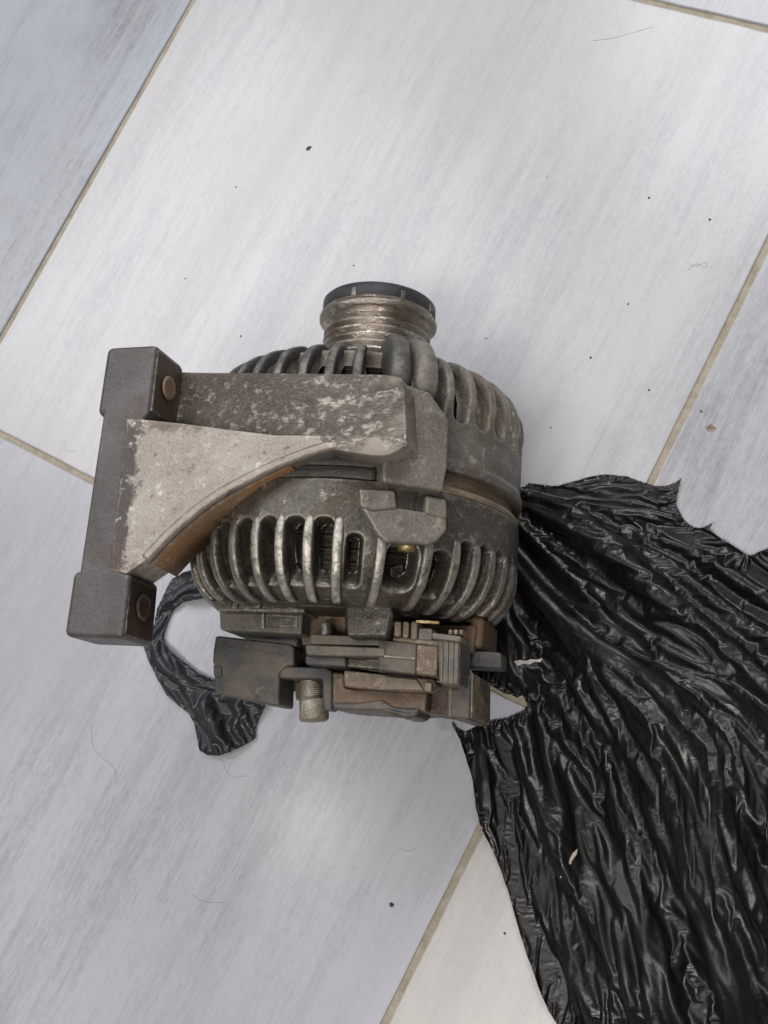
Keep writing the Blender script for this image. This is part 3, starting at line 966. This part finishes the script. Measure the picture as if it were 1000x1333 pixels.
bag_px = [(640, 640), (683, 632), (688, 627), (700, 629), (726, 632), (745, 627), (762, 621), (786, 616), (816, 619), (835, 626), (852, 631), (868, 631), (880, 626), (887, 621),
          (883, 634), (881, 645), (880, 655), (884, 665), (889, 674), (896, 681), (904, 686), (914, 687), (921, 684), (929, 679), (924, 687), (926, 691), (940, 702), (955, 711), (972, 722), (979, 723),
          (988, 718), (1000, 714), (1040, 716), (1090, 760), (1130, 900), (1150, 1100), (1140, 1300), (1080, 1420), (900, 1440), (760, 1420), (731, 1345), (714, 1318), (700, 1282), (697, 1272),
          (684, 1240), (672, 1200), (662, 1165), (650, 1130), (640, 1106), (628, 1080), (620, 1050), (614, 1015), (606, 985), (598, 962), (588, 945), (587, 938),
          (594, 948), (603, 953), (610, 950), (622, 943), (640, 938), (660, 934), (676, 927), (687, 919), (681, 906), (672, 906), (660, 903), (650, 899), (640, 893), (615, 880), (610, 820), (610, 740)]
rip2 = [(985, 768), (1003, 760), (1006, 768), (992, 774)]
C0 = np.array(at(590, 600, 0)[:2])


def crease(u, v, seed=0):
    """piecewise-linear film facets: knots along u, their heights drifting along v"""
    i = np.floor(u)
    def knot(j):
        return j + 0.5 + 0.38 * np.clip(pn(j * 3.17 + seed, v * 0.35 + j * 1.9, seed + 5) * 1.4, -1, 1)
    def hgt(j):
        return np.where(np.mod(j, 2) == 0, 0.28, -0.28) + 0.8 * pn(j * 5.31 + seed * 2.1, v + j * 2.7, seed + 9)
    a, b = knot(i), knot(i + 1)
    lo = u < a
    j = np.where(lo, i - 1, i)
    a, b = knot(j), knot(j + 1)
    t = np.clip((u - a) / np.maximum(b - a, 0.05), 0, 1)
    t = np.where(t < 0.5, 0.5 * (2 * t) ** 1.25, 1 - 0.5 * (2 - 2 * t) ** 0.9)
    return hgt(j) * (1 - t) + hgt(j + 1) * t


def film(poly, holes, res_list, fold_dir, h0, fp, fa, iters, lim=None, grav=2e-6, bend=(0.25, 0.10, 0.035, 0.012), jit=(0.25, 0.22, 0.16, 0.12)):
    """crumple a sheet of film: its rest size is larger than the room it has, so it buckles; coarse to fine"""
    P0 = np.array(poly)
    lo, hi = P0.min(0) - 0.006, P0.max(0) + 0.006
    prev = None
    for lev, res in enumerate(res_list):
        nx, ny = int((hi[0] - lo[0]) / res_list[0]) * 2 ** lev + 1, int((hi[1] - lo[1]) / res_list[0]) * 2 ** lev + 1
        xs, ys = lo[0] + np.arange(nx) * res, lo[1] + np.arange(ny) * res
        X, Y = np.meshgrid(xs, ys, indexing='ij')
        d, bx, by = sdpoly(X, Y, poly)
        ins = d < 0
        near = d < res * 1.6
        U = np.stack([np.where(ins | ~near, X, bx), np.where(ins | ~near, Y, by)], -1)   # rest layout
        if prev is None:
            P = np.concatenate([U, h0(U[..., 0], U[..., 1], np.maximum(-d, 0))[..., None]], -1)
        else:
            # double the grid
            P = np.zeros((nx, ny, 3))
            q = prev
            P[::2, ::2] = q
            P[1::2, ::2] = (q[:-1] + q[1:]) / 2
            P[:, 1::2] = (P[:, :-2:2] + P[:, 2::2]) / 2
        rn = rng.normal(size=(nx, ny)) * res * jit[lev]
        rn = (rn + np.roll(rn, 1, 0) + np.roll(rn, 1, 1)) / 2
        P[..., 2] += np.where(ins, rn, 0)
        P[~ins, :2] = U[~ins]
        q_ = U[~ins]
        P[~ins, 2] = 0.0009 + 0.0045 * np.clip(pn(q_[:, 0] * 45, q_[:, 1] * 45, 91) + 0.15, 0, 1) + 0.0012 * np.abs(pn(q_[:, 0] * 160, q_[:, 1] * 160, 92))
        w = ins.astype(float)
        t = fold_dir(U[..., 0], U[..., 1])
        FP, FA = fp(U[..., 0], U[..., 1], lev), fa(U[..., 0], U[..., 1], lev)
        lm = None if lim is None else lim(U[..., 0], U[..., 1])
        cons = []
        for (di, dj, cmp_, k) in ((1, 0, 0, 1.0), (0, 1, 0, 1.0), (1, 1, 0, 0.8), (1, -1, 0, 0.8), (2, 0, 1, bend[lev]), (0, 2, 1, bend[lev]), (4, 0, 1, bend[lev] * 0.4), (0, 4, 1, bend[lev] * 0.4)):
            step = max(di, abs(dj))
            for ph in ((0, step) if True else ()):
                # colouring along the main direction
                if di:
                    i = np.array([q for q in range(0, nx - di) if (q // di) % 2 == (0 if ph == 0 else 1)])
                    j = np.arange(max(0, -dj), ny - max(0, dj))
                else:
                    i = np.arange(nx)
                    j = np.array([q for q in range(0, ny - dj) if (q // dj) % 2 == (0 if ph == 0 else 1)])
                I, J = np.meshgrid(i, j, indexing='ij')
                a, b = (I * ny + J).ravel(), ((I + di) * ny + J + dj).ravel()
                ww = w.ravel()[a] + w.ravel()[b]
                keep = (ww > 0) & near.ravel()[a] & near.ravel()[b]
                a, b = a[keep], b[keep]
                e = U.reshape(-1, 2)[b] - U.reshape(-1, 2)[a]
                tt = t.reshape(-1, 2)[a]
                al = (e * tt).sum(1)
                pe = e[:, 0] * -tt[:, 1] + e[:, 1] * tt[:, 0]
                L = np.sqrt((al * FA.ravel()[a]) ** 2 + (pe * FP.ravel()[a]) ** 2)
                if cmp_:
                    L = L * 0.97
                wa, wb = w.ravel()[a], w.ravel()[b]
                cons.append((a, b, L, wa / (wa + wb), wb / (wa + wb), cmp_, k))
        V = P.reshape(-1, 3)
        wi = w.ravel() > 0
        old = V.copy()
        for it in range(iters[lev]):
            mv = (V - old) * 0.90
            old = V.copy()
            V = V + mv
            V[wi, 2] -= grav
            for a, b, L, wa, wb, cmp_, k in cons:
                dv = V[b] - V[a]
                l = np.sqrt((dv * dv).sum(1)) + 1e-9
                c = (l - L) / l * k
                if cmp_:
                    c = np.minimum(c, 0)
                dv *= c[:, None]
                V[a] += dv * wa[:, None]
                V[b] -= dv * wb[:, None]
            z = V[:, 2]
            np.maximum(z, 0.0007, out=z)
            if lm is not None:
                np.minimum(z, lm.ravel(), out=z)
            # keep the sheet from creeping sideways
        prev = V.reshape(nx, ny, 3)
    idx = np.arange(nx * ny).reshape(nx, ny)
    F4 = np.stack([idx[:-1, :-1], idx[1:, :-1], idx[1:, 1:], idx[:-1, 1:]], -1).reshape(-1, 4)
    F4 = F4[ins.reshape(-1)[F4].any(1)]
    for h in holes:                                            # tears
        F4 = F4[(sdpoly(X.ravel(), Y.ravel(), h)[0] > 0)[F4].any(1)]
    used = np.unique(F4)
    remap = np.full(nx * ny, -1)
    remap[used] = np.arange(len(used))
    return prev.reshape(-1, 3)[used], remap[F4]


flap_px = [(742, 800), (790, 872), (835, 915), (872, 975), (900, 1050), (925, 1120), (945, 1200), (985, 1320)]   # a broad folded-over strip


def flap_d(X, Y):
    P = np.array(px2(flap_px, 0.015))
    best = np.full(X.shape, 1e9)
    for a, b in zip(P[:-1], P[1:]):
        e = b - a
        t = np.clip(((X - a[0]) * e[0] + (Y - a[1]) * e[1]) / (e @ e), 0, 1)
        best = np.minimum(best, np.hypot(X - a[0] - t * e[0], Y - a[1] - t * e[1]))
    return best


def bag_dir(X, Y):
    dx, dy = X - C0[0], Y - C0[1]
    a = np.arctan2(dy, dx)
    c = np.array(at(800, 980, 0)[:2])
    low = np.clip((c[1] - Y) / 0.05 + 0.4, 0, 1) * np.clip((X - c[0]) / 0.03 + 0.3, 0, 1)
    a = a * (1 - low) + low * math.radians(-74)                # the lower right hangs straighter
    a = a + 0.36 * pn(X * 12, Y * 12, 71) + 0.40 * pn(X * 45, Y * 45, 75)
    return np.stack([np.cos(a), np.sin(a)], -1)


def bag_lim(X, Y):
    h = np.full(X.shape, 0.07)
    lim = ZC - np.sqrt(np.maximum(0.0735 ** 2 - np.minimum(np.abs(X), 0.0735) ** 2, 0)) - 0.002
    h = np.where((Y > -0.050) & (Y < 0.068) & (np.abs(X) < 0.0735), np.maximum(lim, 0.0008), h)
    return np.where((Y < -0.046) & (X < 0.085), np.minimum(h, 0.020 + 1.0 * np.maximum(X - 0.060, 0)), h)


def bag_h0(X, Y, d):
    dx, dy = X - C0[0], Y - C0[1]
    r = np.hypot(dx, dy)
    th = np.arctan2(-dy, dx) + 0.10 * pn(r * 14, 0 * r, 3)
    env = 1 - np.exp(-d / 0.012)
    far = np.clip(r / 0.16, 0.4, 1.3)
    h = 0.001 + 0.020 * (1 - np.exp(-d / 0.035)) + env * 0.022 * fbm(X * 11, Y * 11, 27, 2) + env * far * (0.0036 * crease(th * 8.5, r * 9, 2) + 0.0018 * crease(th * 22, r * 12, 4))
    fd = flap_d(X, Y)
    h = h + env * (0.010 * np.exp(-(fd / 0.011) ** 2) - 0.004 * np.exp(-((fd - 0.022) / 0.008) ** 2))
    return np.maximum(h, 0.0008)


def bag_fp(X, Y, lev):
    z = np.clip(0.5 + 1.5 * pn(X * 20, Y * 20, 81), 0, 1)       # taut and slack zones
    z = z * (1 - 0.75 * np.exp(-(flap_d(X, Y) / 0.010) ** 2))
    return 1 + ((0.10, 0.17, 0.20)[lev] + (0.22, 0.30, 0.38)[lev] * z) + 0.10 * pn(X * 60, Y * 60, 83)


def bag_fa(X, Y, lev):
    return (1.005, 1.02, 1.032)[lev] + 0.05 * pn(X * 25, Y * 25, 85)



def hdl_dir(X, Y):
    cx, cy = at(262, 842, 0)[:2]
    a = np.arctan2(Y - cy, X - cx) + np.pi / 2 + 0.35 * pn(X * 30, Y * 30, 72)
    low = np.clip((-0.062 - Y) / 0.012, 0, 1)                 # the tail fans out downwards
    a = a * (1 - low) + low * (-1.05 + 0.5 * pn(X * 60, Y * 60, 73))
    return np.stack([np.cos(a), np.sin(a)], -1)


def hdl_h0(X, Y, d):
    cx, cy = at(262, 842, 0)[:2]
    r, th = np.hypot(X - cx, Y - cy), np.arctan2(Y - cy, X - cx)
    return 0.0012 + (1 - np.exp(-d / 0.004)) * (0.005 + 0.003 * crease(r * 150, th * 2, 5))


bag = empty('plastic_bag', (0.12, -0.08, 0), 'torn crumpled black plastic bag spread under and right of the alternator', 'plastic bag')
V_, F_ = film(px2(bag_px), [px2(rip2, 0.008)], (0.0024, 0.0012, 0.0006), bag_dir, bag_h0, bag_fp, bag_fa, (60, 50, 40), bag_lim, 2e-6, (0.05, 0.0, 0.0), (0.40, 0.34, 0.20))
b1 = mesh('bag_sheet', V_, F_, M['film'])
b1.parent = bag
b1.matrix_parent_inverse = Matrix.Translation(-bag.location)

# carrying handle coming out on the left under the alternator
h_out = [(290, 738), (262, 740), (238, 745), (222, 752), (214, 765), (206, 790), (200, 812), (190, 830), (184, 840), (192, 862), (203, 882), (215, 905), (230, 918), (243, 928), (251, 942), (254, 960), (259, 977),
         (270, 983), (284, 984), (300, 979), (316, 971), (329, 962), (331, 945), (338, 930), (352, 905), (480, 882), (620, 872), (620, 800), (480, 808), (350, 856), (330, 876), (300, 882), (276, 884), (258, 876), (240, 862), (222, 846), (210, 832), (214, 815),
         (222, 795), (236, 784), (262, 781), (285, 776), (300, 760)]


V_, F_ = film(px2(h_out), [], (0.0024, 0.0012, 0.0006), hdl_dir, hdl_h0, lambda X, Y, l: (1.16, 1.26, 1.32)[l] + 0.08 * pn(X * 60, Y * 60, 81),
              lambda X, Y, l: (1.0, 1.02, 1.035)[l] + 0.04 * pn(X * 50, Y * 50, 85), (60, 60, 36), None, 2e-6, (0.12, 0.04, 0.012), (0.22, 0.16, 0.12))
hd = mesh('handle', V_, F_, M['film_thin'])
hd.parent = bag
hd.matrix_parent_inverse = Matrix.Translation(-bag.location)

# pale pieces added in place of tears in the bag
def sliver(pts, mat, label):
    tgt = at(*pts[0], 0.015)
    out = []
    for x, y in pts:
        z = 0.012
        for _ in range(4):
            p = at(x, y, z)
            dd_ = np.hypot(V_[:, 0] - p.x, V_[:, 1] - p.y)
            z = float(V_[dd_ < 0.0022, 2].max()) + 0.0007 if (dd_ < 0.0022).any() else z
        out.append(at(x, y, z))
    c = sum(out, Vector()) / len(out)
    k = len(out)
    v = [p - c for p in out] + [Vector((0, 0, 0.0006))] + [p - c - Vector((0, 0, 0.00035)) for p in out]
    f = [[i, (i + 1) % k, k] for i in range(k)] + [[i, (i + 1) % k, k + 1 + (i + 1) % k, k + 1 + i] for i in range(k)] + [[k + 1 + i for i in range(k)]]
    o = mesh('scrap', v, f, mat, None, smooth=False)
    o.location = c
    o['label'] = label
    o['category'] = 'scrap'


M['paper'] = metal('torn_white_paper', (0.55, 0.52, 0.48), (0.70, 0.67, 0.63), (0.8, 0.78, 0.75), 0.6, metallic=0.0, pits=0.2)
M['paper_tan'] = metal('torn_beige_paper', (0.36, 0.27, 0.19), (0.55, 0.44, 0.34), (0.68, 0.6, 0.5), 0.6, metallic=0.0, pits=0.2)
sliver([(669, 861), (677, 859), (683, 861), (691, 858), (698, 859), (706, 857), (704, 862), (697, 861), (690, 865), (682, 864), (674, 867)], M['paper'],
      'ragged white scrap on the black bag beside the dark connector pin')
sliver([(729, 1143), (733, 1128), (741, 1115), (752, 1105), (751, 1112), (745, 1121), (741, 1134), (737, 1142)], M['paper_tan'], 'curled beige scrap caught in the folds of the black bag')

# ------------------------------------------------------------------ crumbs and hairs
def speck(px, py, size, label, group=None, mat=None, ell=1.0, ang=0.0):
    v = []
    f = []
    n, rings = 7, 3
    c = at(px, py, 0)
    for q in range(rings):
        r = size * (1.0, 0.8, 0.35)[q]
        z = size * (0.0, 0.35, 0.6)[q]
        for i in range(n):
            t = 2 * math.pi * i / n
            rr = r * random.uniform(0.55, 1.2)
            x, y = rr * math.cos(t) * ell, rr * math.sin(t)
            v.append((x * math.cos(ang) - y * math.sin(ang), x * math.sin(ang) + y * math.cos(ang), z * random.uniform(0.7, 1.2)))
    for q in range(rings - 1):
        for i in range(n):
            j = (i + 1) % n
            f.append([q * n + i, q * n + j, (q + 1) * n + j, (q + 1) * n + i])
    f.append([2 * n + i for i in range(n)])
    f.append(list(range(n)))
    o = mesh('dirt_speck', v, f, mat or M['cap'], None, smooth=False)
    o.location = (c.x, c.y, TOP + 0.0001)
    o['label'] = label
    o['category'] = 'dirt speck'
    if group:
        o['group'] = group
    return o


speck(510, 1178, 0.0015, 'largest dark chip on the lavender tile left of the bottom grout joint', ell=0.75, ang=1.2)
speck(402, 192, 0.0012, 'curved dark flake on the pale tile high above the pulley', ell=1.6, ang=0.5)
speck(657, 1215, 0.0007, 'round black grain on the warm white tile beside the bag')
speck(313, 437, 0.0007, 'black grain on the pale tile between the bracket and the pulley')
speck(845, 257, 0.0007, 'black grain on the pale tile toward the upper right, upper of two')
speck(924, 285, 0.0007, 'black grain on the pale tile near the right edge, lower of two')
speck(769, 465, 0.0007, 'black grain on the pale tile to the right of the pulley')
speck(926, 557, 0.0019, 'tan dried smear of dirt on the grey tile above the bag', mat=M['plastic_tan'], ell=1.7, ang=-0.5).scale = (1, 1, 0.15)
for px, py, lab in ((460, 345, 'faint grit speck on the pale tile just above the pulley cap'), (307, 243, 'faint dried spot on the pale tile at upper left of centre'),
                    (463, 262, 'faint grit speck on the pale tile well above the pulley'), (712, 230, 'pinkish grit speck on the pale tile right of the curved flake'),
                    (818, 395, 'faint brown grit speck right of the pulley below the lint tangle'), (633, 440, 'brown grit speck on the pale tile close to the right of the pulley'),
                    (845, 507, 'faint grit speck on the pale tile beside the right grout joint'), (913, 535, 'faint grit speck on the grey tile beside the tan smear'),
                    (717, 556, 'faint reddish speck on the pale tile right of the alternator'), (241, 362, 'faint spot on the pale tile above the arm bracket')):
    speck(px, py, random.uniform(0.0004, 0.0007), lab, None, M['plastic'])
M['hair'] = G('dark_hair').set(color=(0.26, 0.24, 0.23), rough=0.5)


def hair(pts, label, r=0.000055):
    c = at(*pts[0], 0)
    ps = arc([tuple(at(x, y, 0) - c) for x, y in pts], 24)
    o = tube('hair', [(p[0], p[1], 0.0001) for p in ps], r, M['hair'], None, 5)
    o.location = (c.x, c.y, TOP)
    o['label'] = label
    o['category'] = 'hair'


hair([(84, 572), (84, 580), (90, 587), (99, 586)], 'short curled hair on the pale tile left of the bracket')
hair([(893, 340), (905, 346), (918, 341), (921, 348), (905, 343), (894, 352)], 'tangled dark lint hair on the pale tile at right')
hair([(118, 940), (122, 975), (148, 1000), (150, 1020)], 'long wavy hair on the lavender tile at far left')
hair([(520, 1105), (532, 1108), (543, 1104)], 'small curved hair on the lavender tile near the grout joint')
hair([(285, 985), (300, 1010), (322, 1010)], 'wavy hair on the lavender tile under the bag handle')
hair([(250, 1165), (268, 1174), (290, 1175)], 'fine curved hair low on the lavender tile')
hair([(770, 52), (800, 48), (850, 34)], 'long straight hair near the top of the pale tile')
